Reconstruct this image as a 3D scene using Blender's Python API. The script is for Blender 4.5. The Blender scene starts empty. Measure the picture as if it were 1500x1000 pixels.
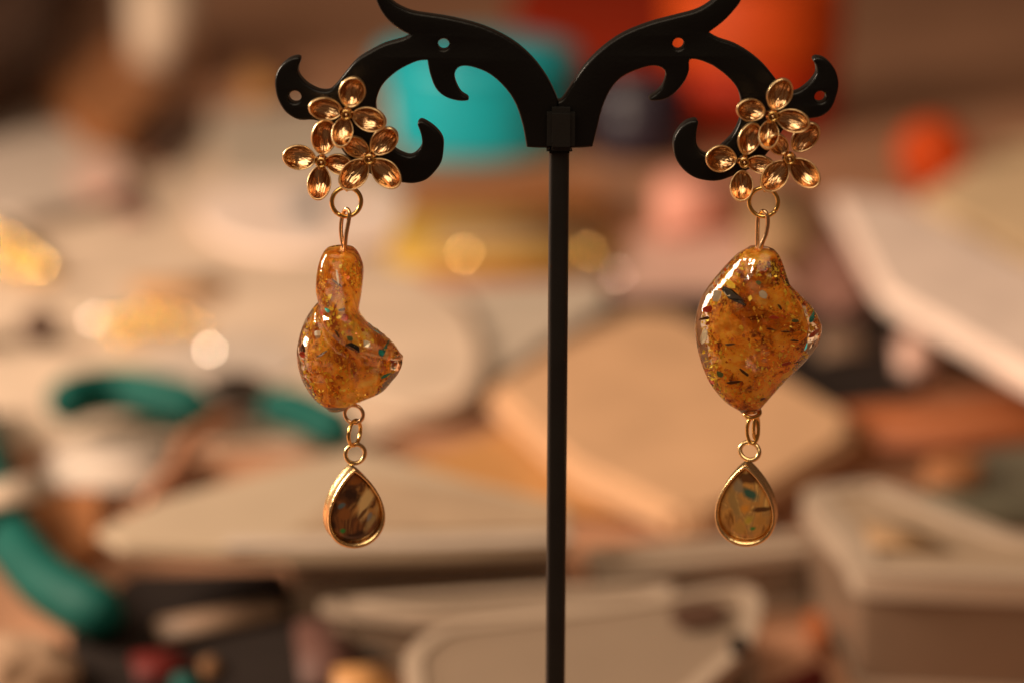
import bpy, bmesh, math, random
from mathutils import Vector, Matrix, noise
R = math.radians
rng = random.Random(7)
sc = bpy.context.scene
COL = sc.collection

# ------------------------------------------------------------------ camera
PITCH, S, W = R(15), 0.40, 0.150           # tilt, subject distance, width seen at the subject
TGT = Vector((0, 0, 0.120))
FWD = Vector((0, math.cos(PITCH), -math.sin(PITCH)))
UP = Vector((0, math.sin(PITCH), math.cos(PITCH)))
RT = Vector((1, 0, 0))
CAM = TGT - FWD * S
cd = bpy.data.cameras.new('camera')
cam = bpy.data.objects.new('camera', cd)
COL.objects.link(cam)
cam.location = CAM
cam.rotation_euler = (math.pi / 2 - PITCH, 0, 0)
cd.sensor_width = 36
cd.lens = 36 * S / W
cd.clip_start, cd.clip_end = 0.01, 50
cd.dof.use_dof = True
cd.dof.focus_distance = 0.394
cd.dof.aperture_fstop = 9.0
cd.dof.aperture_blades = 0
sc.camera = cam

# ------------------------------------------------------------------ light
w = bpy.data.worlds.new('World')
sc.world = w
w.use_nodes = True
bg = w.node_tree.nodes['Background']
bg.inputs[0].default_value = (0.088, 0.046, 0.025, 1)
bg.inputs[1].default_value = 1.0

def area(name, loc, aim, size, power, col, sy=None):
    l = bpy.data.lights.new(name, 'AREA')
    l.shape = 'RECTANGLE' if sy else 'DISK'
    l.size = size
    if sy: l.size_y = sy
    l.energy = power
    l.color = col
    o = bpy.data.objects.new(name, l)
    COL.objects.link(o)
    o.location = loc
    o.rotation_euler = (Vector(aim) - Vector(loc)).to_track_quat('-Z', 'Y').to_euler()
    return o
LAMP = Vector((-0.62, 0.22, 0.37))
area('desk_lamp_light', LAMP, (-0.04, 0.36, 0.0), 0.24, 9.6, (1, .79, .59))
area('ceiling_light', (-0.25, -0.50, 1.02), (0.0, 0.15, 0.05), 1.2, 9.5, (1, .78, .54), 0.85)

vs = sc.view_settings
sc.display_settings.display_device = 'sRGB'
vs.view_transform = 'Standard'
vs.look = 'None'
vs.exposure = 0.0
vs.gamma = 1.0
vs.use_curve_mapping = False
cy = sc.cycles
cy.use_denoising = True
cy.max_bounces = 12
cy.transmission_bounces = 10
cy.glossy_bounces = 6
cy.transparent_max_bounces = 12
cy.sample_clamp_indirect = 6
cy.blur_glossy = 0.5

# ------------------------------------------------------------------ helpers
def ray(px, py):
    return (FWD * S + RT * ((px - 750) * 1e-4) + UP * ((500 - py) * 1e-4)).normalized()
def onY(px, py, Y=0.0):
    d = ray(px, py)
    return CAM + d * ((Y - CAM.y) / d.y)
def onZ(px, py, z=0.0):
    d = ray(px, py)
    return CAM + d * ((z - CAM.z) / d.z)
PX = 1e-4

def lin(c):
    return tuple(((v / 255) / 12.92 if v / 255 <= .04045 else ((v / 255 + .055) / 1.055) ** 2.4) for v in c)

def worldloc(o):
    v = Vector((0, 0, 0))
    while o is not None:
        v += Vector(o.location); o = o.parent
    return v

def tag(o, label=None, cat=None, group=None, kind=None):
    if label: o['label'] = label
    if cat: o['category'] = cat
    if group: o['group'] = group
    if kind: o['kind'] = kind
    return o

def empty(name, loc, label, cat, group=None):
    o = bpy.data.objects.new(name, None)
    COL.objects.link(o)
    o.location = loc
    o.empty_display_size = .005
    return tag(o, label, cat, group)

def build(name, bm, m, parent=None, smooth=True, sub=0, auto=None):
    bmesh.ops.recalc_face_normals(bm, faces=bm.faces[:])
    if parent is not None:
        off = worldloc(parent)
    else:
        xs = [v.co for v in bm.verts]
        off = Vector(((min(v.x for v in xs) + max(v.x for v in xs)) / 2,
                      (min(v.y for v in xs) + max(v.y for v in xs)) / 2,
                      min(v.z for v in xs)))
    for v in bm.verts: v.co -= off
    me = bpy.data.meshes.new(name)
    if auto is not None:
        for e in bm.edges:
            if len(e.link_faces) == 2 and e.calc_face_angle(0) > R(auto): e.smooth = False
    bm.to_mesh(me); bm.free()
    if smooth:
        for p in me.polygons: p.use_smooth = True
    me.materials.append(m)
    o = bpy.data.objects.new(name, me)
    COL.objects.link(o)
    if parent is not None: o.parent = parent
    else: o.location = off
    if sub:
        s = o.modifiers.new('sub', 'SUBSURF'); s.levels = s.render_levels = sub
    return o

def loft(bm, rings, closed=True, caps=True):
    rows = [[bm.verts.new(p) for p in r] for r in rings]
    n = len(rows[0])
    for a, b in zip(rows, rows[1:]):
        for i in range(n if closed else n - 1):
            j = (i + 1) % n
            bm.faces.new((a[i], a[j], b[j], b[i]))
    if caps:
        bm.faces.new(rows[0][::-1]); bm.faces.new(rows[-1])
    return rows

def tube(bm, pts, r, seg=10, closed=False):
    """round wire along a polyline (parallel-transported frame); r a number or a list"""
    pts = [Vector(p) for p in pts]
    n = len(pts)
    rr = r if isinstance(r, (list, tuple)) else [r] * n
    tans = []
    for i in range(n):
        if closed: t = pts[(i + 1) % n] - pts[i - 1]
        else: t = pts[min(i + 1, n - 1)] - pts[max(i - 1, 0)]
        tans.append(t.normalized())
    up = Vector((0, 0, 1)) if abs(tans[0].z) < .9 else Vector((0, 1, 0))
    nrm = (up - tans[0] * up.dot(tans[0])).normalized()
    rings = []
    for i in range(n):
        nrm = (nrm - tans[i] * nrm.dot(tans[i])).normalized()
        b = tans[i].cross(nrm)
        rings.append([pts[i] + (nrm * math.cos(2 * math.pi * k / seg) + b * math.sin(2 * math.pi * k / seg)) * rr[i] for k in range(seg)])
    if closed:
        rows = [[bm.verts.new(p) for p in r_] for r_ in rings]
        for i in range(n):
            a, b2 = rows[i], rows[(i + 1) % n]
            for k in range(seg):
                j = (k + 1) % seg
                bm.faces.new((a[k], a[j], b2[j], b2[k]))
    else:
        loft(bm, rings)

def ringpts(c, ax, ay, rx, ry, n=40, gap=0.0, start=0.0):
    return [c + ax * rx * math.cos(start + gap / 2 + (2 * math.pi - gap) * i / (n if not gap else n - 1)) +
            ay * ry * math.sin(start + gap / 2 + (2 * math.pi - gap) * i / (n if not gap else n - 1)) for i in range(n)]

def lathe(bm, c, prof, seg=40):
    rings = [[c + Vector((r * math.cos(2 * math.pi * k / seg), r * math.sin(2 * math.pi * k / seg), z)) for k in range(seg)] for r, z in prof]
    loft(bm, rings)

def smooth_loop(pts, per=4, closed=True):
    """Catmull-Rom through 2-D or 3-D points"""
    P = [Vector(p) for p in pts]; n = len(P); out = []
    rngi = range(n) if closed else range(n - 1)
    for i in rngi:
        if closed: p0, p1, p2, p3 = P[i - 1], P[i], P[(i + 1) % n], P[(i + 2) % n]
        else: p0, p1, p2, p3 = P[max(i - 1, 0)], P[i], P[i + 1], P[min(i + 2, n - 1)]
        for k in range(per):
            t = k / per
            out.append(.5 * ((2 * p1) + (p2 - p0) * t + (2 * p0 - 5 * p1 + 4 * p2 - p3) * t * t + (3 * p1 - p0 - 3 * p2 + p3) * t ** 3))
    if not closed: out.append(P[-1])
    return out

def prism(bm, top, z0, z1, bevel=0.0, inset=0.0):
    """upright slab: top outline (xy used) between heights z0 and z1"""
    c = sum((Vector((p.x, p.y, 0)) for p in top), Vector()) / len(top)
    lo = [bm.verts.new((p.x + (c.x - p.x) * inset, p.y + (c.y - p.y) * inset, z0)) for p in top]
    hi = [bm.verts.new((p.x, p.y, z1)) for p in top]
    n = len(top)
    ft = bm.faces.new(hi); bm.faces.new(lo[::-1])
    for i in range(n):
        j = (i + 1) % n
        bm.faces.new((lo[i], lo[j], hi[j], hi[i]))
    if bevel:
        bmesh.ops.recalc_face_normals(bm, faces=bm.faces[:])
        bmesh.ops.bevel(bm, geom=list({e for v in hi + lo for e in v.link_edges}), offset=bevel, segments=2, affect='EDGES', clamp_overlap=True)

K = 1.23       # size factor of the table-top clutter
def pxs(pts, z):
    return [onZ(x, y, z) for x, y in pts]

# ------------------------------------------------------------------ materials
def principled(name):
    m = bpy.data.materials.new(name); m.use_nodes = True
    nt = m.node_tree
    return m, nt, nt.nodes['Principled BSDF']

def mat(name, col, rough=.5, metal=0.0, var=.12, scale=60, bump=0.0, bscale=400, spec=.5, coat=0.0, trans=0.0):
    m, nt, p = principled(name)
    L, N = nt.links, nt.nodes
    tc = N.new('ShaderNodeTexCoord')
    nz = N.new('ShaderNodeTexNoise'); nz.inputs['Scale'].default_value = scale; nz.inputs['Detail'].default_value = 5
    L.new(tc.outputs['Object'], nz.inputs['Vector'])
    cr = N.new('ShaderNodeValToRGB')
    a, b = tuple(max(0, v * (1 - var)) for v in col), tuple(min(1, v * (1 + var)) for v in col)
    cr.color_ramp.elements[0].color = (*a, 1); cr.color_ramp.elements[0].position = .3
    cr.color_ramp.elements[1].color = (*b, 1); cr.color_ramp.elements[1].position = .7
    L.new(nz.outputs['Fac'], cr.inputs[0]); L.new(cr.outputs[0], p.inputs['Base Color'])
    p.inputs['Roughness'].default_value = rough
    p.inputs['Metallic'].default_value = metal
    p.inputs['Specular IOR Level'].default_value = spec
    p.inputs['Coat Weight'].default_value = coat
    p.inputs['Transmission Weight'].default_value = trans
    if bump:
        n2 = N.new('ShaderNodeTexNoise'); n2.inputs['Scale'].default_value = bscale; n2.inputs['Detail'].default_value = 4
        L.new(tc.outputs['Object'], n2.inputs['Vector'])
        bp = N.new('ShaderNodeBump'); bp.inputs['Strength'].default_value = bump; bp.inputs['Distance'].default_value = .0004
        L.new(n2.outputs['Fac'], bp.inputs['Height']); L.new(bp.outputs[0], p.inputs['Normal'])
    return m

def S255(r, g, b, k=1.0):
    return tuple(v * k for v in lin((r, g, b)))

M = {}
M['black'] = mat('black_plastic', (.0045, .0042, .004), .36, var=.2, scale=120, bump=.12, bscale=2500, spec=.25)
M['black_pole'] = mat('black_pole_plastic', (.010, .0095, .009), .42, var=.2, scale=150, bump=.1, bscale=2500, spec=.4)
def petal_mat():
    m, nt, p = principled('polished_gold_petal')
    L, N = nt.links, nt.nodes
    uv = N.new('ShaderNodeUVMap'); uv.uv_map = 'petal'
    tc = N.new('ShaderNodeTexCoord')
    oi = N.new('ShaderNodeObjectInfo')
    mp = N.new('ShaderNodeMapping'); mp.inputs['Scale'].default_value = (.9, 3.4, 1)
    ad = N.new('ShaderNodeVectorMath'); ad.operation = 'ADD'
    L.new(uv.outputs[0], mp.inputs[0]); L.new(mp.outputs[0], ad.inputs[0])
    ml = N.new('ShaderNodeMath'); ml.operation = 'MULTIPLY'; ml.inputs[1].default_value = 37
    L.new(oi.outputs['Random'], ml.inputs[0]); L.new(ml.outputs[0], ad.inputs[1])
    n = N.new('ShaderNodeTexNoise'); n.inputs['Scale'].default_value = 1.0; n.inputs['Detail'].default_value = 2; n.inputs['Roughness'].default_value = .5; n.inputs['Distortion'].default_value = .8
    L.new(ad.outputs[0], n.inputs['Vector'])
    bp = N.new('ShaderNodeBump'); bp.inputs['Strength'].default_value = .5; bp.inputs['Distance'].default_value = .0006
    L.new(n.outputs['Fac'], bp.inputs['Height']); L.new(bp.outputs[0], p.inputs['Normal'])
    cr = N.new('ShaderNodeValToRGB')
    cr.color_ramp.elements[0].color = (.52, .21, .075, 1); cr.color_ramp.elements[0].position = .34  # dark streaks painted into the gold in place of dark reflections
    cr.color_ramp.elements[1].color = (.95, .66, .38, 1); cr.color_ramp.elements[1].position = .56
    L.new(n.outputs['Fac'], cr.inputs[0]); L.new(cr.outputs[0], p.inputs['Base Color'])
    p.inputs['Metallic'].default_value = 1; p.inputs['Roughness'].default_value = .14
    return m
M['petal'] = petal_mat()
M['rim'] = mat('petal_edge_gold', (.94, .66, .36), .34, 1.0, var=.15, scale=900, bump=.2, bscale=2000)
M['gold'] = mat('gold_wire', (.86, .56, .19), .22, 1.0, var=.1, scale=600, bump=.12, bscale=2500)
M['pale_gold'] = mat('pale_gold_wire', (.90, .60, .34), .26, 1.0, var=.08, scale=600, bump=.1, bscale=2500)
M['bezel'] = mat('soft_gold_bezel', (.93, .66, .33), .27, 1.0, var=.1, scale=500, bump=.2, bscale=1500)

def glass_mat():
    m, nt, p = principled('amber_glass')
    p.inputs['Base Color'].default_value = (1, .93, .80, 1)
    p.inputs['Transmission Weight'].default_value = 1
    p.inputs['Roughness'].default_value = .02
    p.inputs['IOR'].default_value = 1.2
    p.inputs['Coat Weight'].default_value = .42
    p.inputs['Coat Roughness'].default_value = .09
    tc = nt.nodes.new('ShaderNodeTexCoord')
    n = nt.nodes.new('ShaderNodeTexNoise'); n.inputs['Scale'].default_value = 300; n.inputs['Detail'].default_value = 2
    bp = nt.nodes.new('ShaderNodeBump'); bp.inputs['Strength'].default_value = .3; bp.inputs['Distance'].default_value = .0012
    nt.links.new(bp.outputs[0], p.inputs['Coat Normal'])
    nt.links.new(tc.outputs['Object'], n.inputs['Vector'])
    nt.links.new(n.outputs['Fac'], bp.inputs['Height']); nt.links.new(bp.outputs[0], p.inputs['Normal'])
    return m
M['glass'] = glass_mat()

def core_mat(name, dark, mid, light, stretch, clear):
    """streaky amber body colour inside the glass, with see-through gaps"""
    m, nt, p = principled(name)
    L, N = nt.links, nt.nodes
    tc = N.new('ShaderNodeTexCoord'); mp = N.new('ShaderNodeMapping'); mp.inputs['Scale'].default_value = stretch
    L.new(tc.outputs['Object'], mp.inputs[0])
    n1 = N.new('ShaderNodeTexNoise'); n1.inputs['Scale'].default_value = 420; n1.inputs['Detail'].default_value = 8; n1.inputs['Roughness'].default_value = .68; n1.inputs['Distortion'].default_value = 1.2
    L.new(mp.outputs[0], n1.inputs['Vector'])
    cr = N.new('ShaderNodeValToRGB'); e = cr.color_ramp.elements
    e[0].position = .36; e[0].color = (*dark, 1)
    e[1].position = .66; e[1].color = (*light, 1)
    x = e.new(.5); x.color = (*mid, 1)
    nb = N.new('ShaderNodeTexNoise'); nb.inputs['Scale'].default_value = 170; nb.inputs['Detail'].default_value = 2
    L.new(tc.outputs['Object'], nb.inputs['Vector'])
    av = N.new('ShaderNodeMath'); av.operation = 'MULTIPLY_ADD'; av.inputs[1].default_value = .75
    sb = N.new('ShaderNodeMath'); sb.operation = 'SUBTRACT'; sb.inputs[1].default_value = .5
    L.new(nb.outputs['Fac'], sb.inputs[0]); L.new(sb.outputs[0], av.inputs[0]); L.new(n1.outputs['Fac'], av.inputs[2])
    L.new(av.outputs[0], cr.inputs[0])
    p.inputs['Roughness'].default_value = .35
    v = N.new('ShaderNodeTexVoronoi'); v.inputs['Scale'].default_value = 3200
    L.new(tc.outputs['Object'], v.inputs['Vector'])
    th = N.new('ShaderNodeMath'); th.operation = 'GREATER_THAN'; th.inputs[1].default_value = .70
    sp = N.new('ShaderNodeSeparateColor'); L.new(v.outputs['Color'], sp.inputs[0]); L.new(sp.outputs[0], th.inputs[0])
    mtl = N.new('ShaderNodeMath'); mtl.operation = 'MULTIPLY'; mtl.inputs[1].default_value = .35
    L.new(th.outputs[0], mtl.inputs[0]); L.new(mtl.outputs[0], p.inputs['Metallic'])
    gm = N.new('ShaderNodeMix'); gm.data_type = 'RGBA'; gm.inputs['B'].default_value = (1.0, .62, .06, 1)
    L.new(th.outputs[0], gm.inputs['Factor']); L.new(cr.outputs[0], gm.inputs['A']); L.new(gm.outputs['Result'], p.inputs['Base Color'])
    bp = N.new('ShaderNodeBump'); bp.inputs['Strength'].default_value = .8; bp.inputs['Distance'].default_value = .0004
    L.new(sp.outputs[1], bp.inputs['Height']); L.new(bp.outputs[0], p.inputs['Normal'])
    n3 = N.new('ShaderNodeTexNoise'); n3.inputs['Scale'].default_value = 300; n3.inputs['Detail'].default_value = 3
    L.new(mp.outputs[0], n3.inputs['Vector'])
    mr = N.new('ShaderNodeMapRange'); mr.inputs['From Min'].default_value = clear - .06; mr.inputs['From Max'].default_value = clear + .06
    mr.inputs['To Min'].default_value = 1; mr.inputs['To Max'].default_value = .12
    L.new(n3.outputs['Fac'], mr.inputs['Value'])
    L.new(mr.outputs[0], p.inputs['Alpha'])
    tl = N.new('ShaderNodeBsdfTranslucent'); L.new(cr.outputs[0], tl.inputs['Color'])
    mx = N.new('ShaderNodeMixShader'); mx.inputs[0].default_value = .45
    L.new(p.outputs[0], mx.inputs[1]); L.new(tl.outputs[0], mx.inputs[2])
    L.new(mx.outputs[0], N['Material Output'].inputs['Surface'])
    return m
M['core_warm'] = core_mat('amber_core_streaky', (.36, .075, .006), (.98, .43, .030), (1.0, .72, .15), (1, 1, .45), .50)
M['core_speck'] = core_mat('amber_core_speckled', (.17, .028, .003), (.90, .33, .018), (1.0, .64, .09), (.7, 1, 1), .54)
M['foil'] = mat('gold_leaf', (1.0, .66, .07), .35, .35, var=.25, scale=900)
M['copper_foil'] = mat('copper_leaf', (.55, .13, .015), .38, .3, var=.3, scale=900)
M['flake_dark'] = mat('dark_dichroic_flake', (.03, .035, .04), .15, .6)
M['flake_teal'] = mat('teal_flake', (.02, .36, .34), .25, .5)
M['flake_amber'] = mat('amber_streak', (.95, .55, .14), .3)
M['flake_red'] = mat('red_flake', (.45, .05, .02), .3, .2)
M['flake_pearl'] = mat('pearl_flake', (.80, .72, .58), .2, .3)
M['flake_green'] = mat('green_flake', (.12, .16, .06), .3, .3)
M['flake_black'] = mat('brown_black_flake', (.075, .026, .009), .3, .1)

def shell_mat(name, cols, rot, sc_, grad=0.0, cx=0.0, cz=0.0, blobs=()):
    m, nt, p = principled(name)
    L, N = nt.links, nt.nodes
    tc = N.new('ShaderNodeTexCoord'); mp = N.new('ShaderNodeMapping')
    mp.inputs['Rotation'].default_value = (0, rot, 0); mp.inputs['Scale'].default_value = (1, 1, .55)
    L.new(tc.outputs['Object'], mp.inputs[0])
    n1 = N.new('ShaderNodeTexNoise'); n1.inputs['Scale'].default_value = sc_; n1.inputs['Detail'].default_value = 5; n1.inputs['Distortion'].default_value = 1.6
    L.new(mp.outputs[0], n1.inputs['Vector'])
    cr = N.new('ShaderNodeValToRGB'); e = cr.color_ramp.elements
    while len(e) < len(cols): e.new(.5)
    for i, (pos, c) in enumerate(cols):
        e[i].position = pos; e[i].color = (*c, 1)
    sx = N.new('ShaderNodeSeparateXYZ'); L.new(tc.outputs['Object'], sx.inputs[0])
    g = N.new('ShaderNodeMath'); g.operation = 'MULTIPLY_ADD'; g.inputs[1].default_value = grad
    sb = N.new('ShaderNodeMath'); sb.operation = 'SUBTRACT'; sb.inputs[1].default_value = cx
    L.new(sx.outputs[0], sb.inputs[0]); L.new(sb.outputs[0], g.inputs[0]); L.new(n1.outputs['Fac'], g.inputs[2])
    L.new(g.outputs[0], cr.inputs[0])
    last = cr.outputs[0]
    nd = N.new('ShaderNodeTexNoise'); nd.inputs['Scale'].default_value = 520; nd.inputs['Detail'].default_value = 4
    L.new(tc.outputs['Object'], nd.inputs['Vector'])
    for bx, bz, sxx, szz, ang, colr in blobs:          # coloured patches grown into the shell, ragged edges
        m2 = N.new('ShaderNodeMapping'); m2.vector_type = 'TEXTURE'
        m2.inputs['Location'].default_value = (cx + bx * PX, 0, cz + bz * PX)
        m2.inputs['Rotation'].default_value = (0, -ang, 0)
        m2.inputs['Scale'].default_value = (sxx * PX, 1, szz * PX)
        L.new(tc.outputs['Object'], m2.inputs[0])
        ln = N.new('ShaderNodeVectorMath'); ln.operation = 'LENGTH'; L.new(m2.outputs[0], ln.inputs[0])
        ad = N.new('ShaderNodeMath'); ad.operation = 'MULTIPLY_ADD'; ad.inputs[1].default_value = 2.0
        L.new(nd.outputs['Fac'], ad.inputs[0]); L.new(ln.outputs['Value'], ad.inputs[2])
        rp = N.new('ShaderNodeMapRange'); rp.inputs['From Min'].default_value = 1.55; rp.inputs['From Max'].default_value = 2.25
        rp.inputs['To Min'].default_value = .95; rp.inputs['To Max'].default_value = 0
        L.new(ad.outputs[0], rp.inputs['Value'])
        mx = N.new('ShaderNodeMix'); mx.data_type = 'RGBA'; mx.inputs['B'].default_value = (*colr, 1)
        L.new(rp.outputs[0], mx.inputs['Factor']); L.new(last, mx.inputs['A']); last = mx.outputs['Result']
    L.new(last, p.inputs['Base Color'])
    p.inputs['Roughness'].default_value = .3
    p.inputs['Metallic'].default_value = .25
    p.inputs['Coat Weight'].default_value = 1.0
    p.inputs['Coat Roughness'].default_value = .06
    return m
cx1, cz1 = onY(518, 740, -.0034).x - onY(507, 168, -.0034).x, onY(518, 740, -.0034).z - onY(507, 168, -.0034).z
cx2, cz2 = onY(1093.5, 736, -.0034).x - onY(1131, 170, -.0034).x, onY(1093.5, 736, -.0034).z - onY(1131, 170, -.0034).z
BR, DK, BE = (.22, .085, .025), (.04, .014, .007), (.95, .66, .28)
M['shell_dark'] = shell_mat('dark_abalone', [(.30, (.07, .025, .01)), (.42, (.30, .11, .03)), (.52, (.14, .05, .018)), (.60, (.58, .28, .08)), (.72, (.66, .42, .16))], R(35), 230, 36.0, cx1, cz1,
    [(-4, 22, 13, 15, .6, DK), (2, -44, 18, 8, .1, DK), (-30, -22, 6, 10, .2, DK), (20, 8, 9, 26, -.45, BE), (26, -24, 5, 14, -.5, (.50, .36, .16)), (6, 44, 14, 6, .3, (.34, .11, .02)), (-12, -8, 10, 8, 0, (.34, .12, .03)),
     (-15, -33, 5, 4.5, .3, (.03, .34, .07)), (-17, 6, 6, 3.5, .5, (.12, .19, .22)), (14, -9, 2.5, 16, -.7, (.16, .06, .02)), (24, -14, 3, 7, -.4, (.30, .28, .26))])
M['shell_amber'] = shell_mat('amber_abalone', [(.34, (.30, .12, .025)), (.45, (.72, .36, .09)), (.55, (.50, .27, .09)), (.64, (.98, .60, .18)), (.74, (.75, .40, .10))], R(-50), 230, 10.0, cx2, cz2,
    [(2, 42, 15, 9, 0, (.12, .04, .01)), (4, 19, 15, 8, -.6, (.02, .13, .10)), (-14, 28, 7, 10, .3, (.34, .26, .16)), (-20, 4, 8, 22, .3, (.42, .26, .09)), (-2, -4, 8, 7, .3, (.85, .36, .05)), (22, -4, 16, 3.6, .12, (.10, .035, .01)),
     (2, -23, 6, 8, -.6, (.60, .44, .06)), (9, -35, 6, 3.8, .4, (.06, .28, .06)), (20, -22, 10, 6, .4, (.62, .30, .07)), (-10, -36, 8, 10, .3, (.62, .34, .08)), (12, 4, 8, 3, .2, (.60, .30, .08))])
# background materials
M['wood'] = mat('brown_table_wood', (.43, .215, .125), .5, var=.25, scale=14, bump=.1, bscale=120)
def bgm(key, name, col, rough=.5, **k):
    M[key] = mat(name, col, rough, **k)
bgm('turq', 'turquoise_plastic', (.004, .37, .45), .35)
bgm('orange_red', 'red_orange_plastic', (.42, .024, .002), .6, spec=.2)
bgm('orange', 'orange_plastic', (.52, .058, .004), .6, spec=.2)
bgm('navy', 'dark_navy_plastic', (.016, .010, .022), .4)
bgm('white_plastic', 'white_plastic', (.86, .68, .59), .4)
bgm('white_dull', 'dull_white_plastic', (.46, .37, .31), .6, spec=.2)
bgm('scrap_teal', 'shade_dimmed_teal_foam', (.006, .07, .06), .7, spec=.2)  # teal darkened, the lower left shade is put into the colour
bgm('scrap_tan', 'shade_dimmed_tan_felt', (.17, .08, .035), .8, spec=.2)  # tan darkened the same way to carry the shade
bgm('rose_dark', 'dim_rose_film', (.10, .045, .035), .6, spec=.2)
bgm('greyblue', 'blue_grey_paper', (.22, .23, .24), .7)
bgm('sheet_brown', 'brown_tracing_film', (.36, .25, .165), .6)
bgm('cream', 'cream_card', (.76, .55, .34), .7)
bgm('beige', 'beige_paper', (.56, .42, .315), .7, var=.2, scale=30)
bgm('palegrey', 'pale_grey_paper', (.47, .38, .30), .7)
bgm('pink', 'pink_card', (.75, .33, .25), .6)
bgm('palepink', 'pale_pink_plastic', (.68, .42, .34), .5)
bgm('mauve', 'mauve_fabric', (.26, .12, .09), .8)
bgm('olive', 'olive_brown_card', (.34, .20, .10), .7)
bgm('dark', 'black_fabric', (.016, .010, .008), .9, spec=.15)
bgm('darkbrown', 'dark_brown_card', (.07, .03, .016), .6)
bgm('redbrown', 'red_brown_wood', (.33, .095, .03), .5)
bgm('tan', 'tan_leather', (.56, .33, .185), .6, bump=.1, bscale=300)
bgm('amberwood', 'amber_wood', (.46, .22, .075), .55)
bgm('teal', 'teal_rubber', (.003, .070, .057), .6, spec=.15)
bgm('steel', 'dark_steel', (.10, .085, .075), .35, metal=.9)
bgm('copper', 'copper_metal', (.50, .22, .12), .4, metal=.3)
bgm('goldcard', 'golden_foil_card', (.55, .33, .06), .4, metal=.3)
bgm('goldbead', 'gold_bead_metal', (.88, .60, .22), .12, metal=1.0)
bgm('pearlbead', 'pearl_bead', (.80, .72, .62), .1, coat=1.0)
bgm('mirror', 'silver_reflector', (.9, .82, .74), .12, metal=1.0)
bgm('red', 'red_plastic', (.09, .006, .004), .6, spec=.2)  # red darkened to carry the shade over the lower left scrap
bgm('leather', 'orange_brown_leather', (.34, .13, .045), .6)
bgm('fluff', 'beige_fleece', (.34, .21, .13), .9)
bgm('greygreen', 'grey_green_plastic', (.10, .09, .06), .5)
bgm('taupe_lid', 'pale_taupe_plastic', (.38, .27, .185), .45)
bgm('taupe', 'taupe_plastic', (.22, .135, .088), .45)

def frosted(name, col, alpha):
    m, nt, p = principled(name)
    tc = nt.nodes.new('ShaderNodeTexCoord'); nz = nt.nodes.new('ShaderNodeTexNoise'); nz.inputs['Scale'].default_value = 40
    cr = nt.nodes.new('ShaderNodeValToRGB')
    cr.color_ramp.elements[0].color = (*[v * .8 for v in col], 1); cr.color_ramp.elements[1].color = (*col, 1)
    nt.links.new(tc.outputs['Object'], nz.inputs['Vector']); nt.links.new(nz.outputs['Fac'], cr.inputs[0])
    nt.links.new(cr.outputs[0], p.inputs['Base Color'])
    p.inputs['Roughness'].default_value = .3
    p.inputs['Alpha'].default_value = alpha
    return m
M['frost'] = frosted('frosted_clear_plastic', (.34, .23, .16), .5)
M['taupe_clear'] = frosted('taupe_clear_plastic', (.26, .165, .11), .75)
M['lid_cream'] = frosted('cream_clear_plastic', (.56, .43, .31), .88)
M['frost_rim'] = frosted('clear_plastic_rim', (.44, .32, .23), .58)

# ------------------------------------------------------------------ setting
bm = bmesh.new()
prism(bm, [Vector((-1.3, -0.11, 0)), Vector((1.3, -0.11, 0)), Vector((1.3, 1.7, 0)), Vector((-1.3, 1.7, 0))], -.03, 0.0, .004)
tag(build('table_top', bm, M['wood'], smooth=False), kind='structure')

# ------------------------------------------------------------------ jewellery stand
stand = empty('jewellery_stand', (onY(816, 180).x, 0, 0), 'black plastic T shaped earring stand with two curling scroll arms', 'jewellery stand')

LEFT_ARM = [(817, 146), (814, 138), (801, 112), (779, 83), (749, 58), (708, 38), (663, 26), (630, 20.5), (603, 16), (581, 6), (568, -6), (560, -22), (556, -38), (549, -30), (548, -14), (552, 1), (560, 17), (572, 31), (587, 42), (602, 50),
            (590, 56), (565, 63), (545, 73), (524, 86), (508, 104), (497, 118), (488, 128), (480, 132), (468, 131), (455, 125), (445, 117), (438, 107), (438, 97), (441, 88), (440, 83), (434, 82), (423, 86), (411, 97), (405, 110), (404, 124), (407, 141), (415, 157), (425, 167), (440, 174), (460, 174),
            (478, 181), (491, 198), (503, 220), (522, 240), (548, 255), (570, 262), (595, 266), (610, 266), (625, 261), (637, 250), (647, 235), (650, 217), (649, 202), (640, 189), (627, 179), (617, 175), (612, 180), (615, 189), (618, 200), (618, 212), (611, 222), (602, 227), (590, 224), (577, 216), (563, 199), (555, 178), (551, 155), (553, 140), (560, 124), (573, 110), (590, 98), (612, 88), (626.6, 86.6),
            (629.6, 104.5), (638, 127), (652, 140), (671, 146), (685.6, 145.5), (685, 141), (676, 135), (669, 123), (666, 110), (670, 99), (680, 95), (697, 98), (719, 108), (741.6, 129), (756.5, 153), (766, 183), (770.7, 209), (774, 214), (801, 215), (817, 215)]
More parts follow.
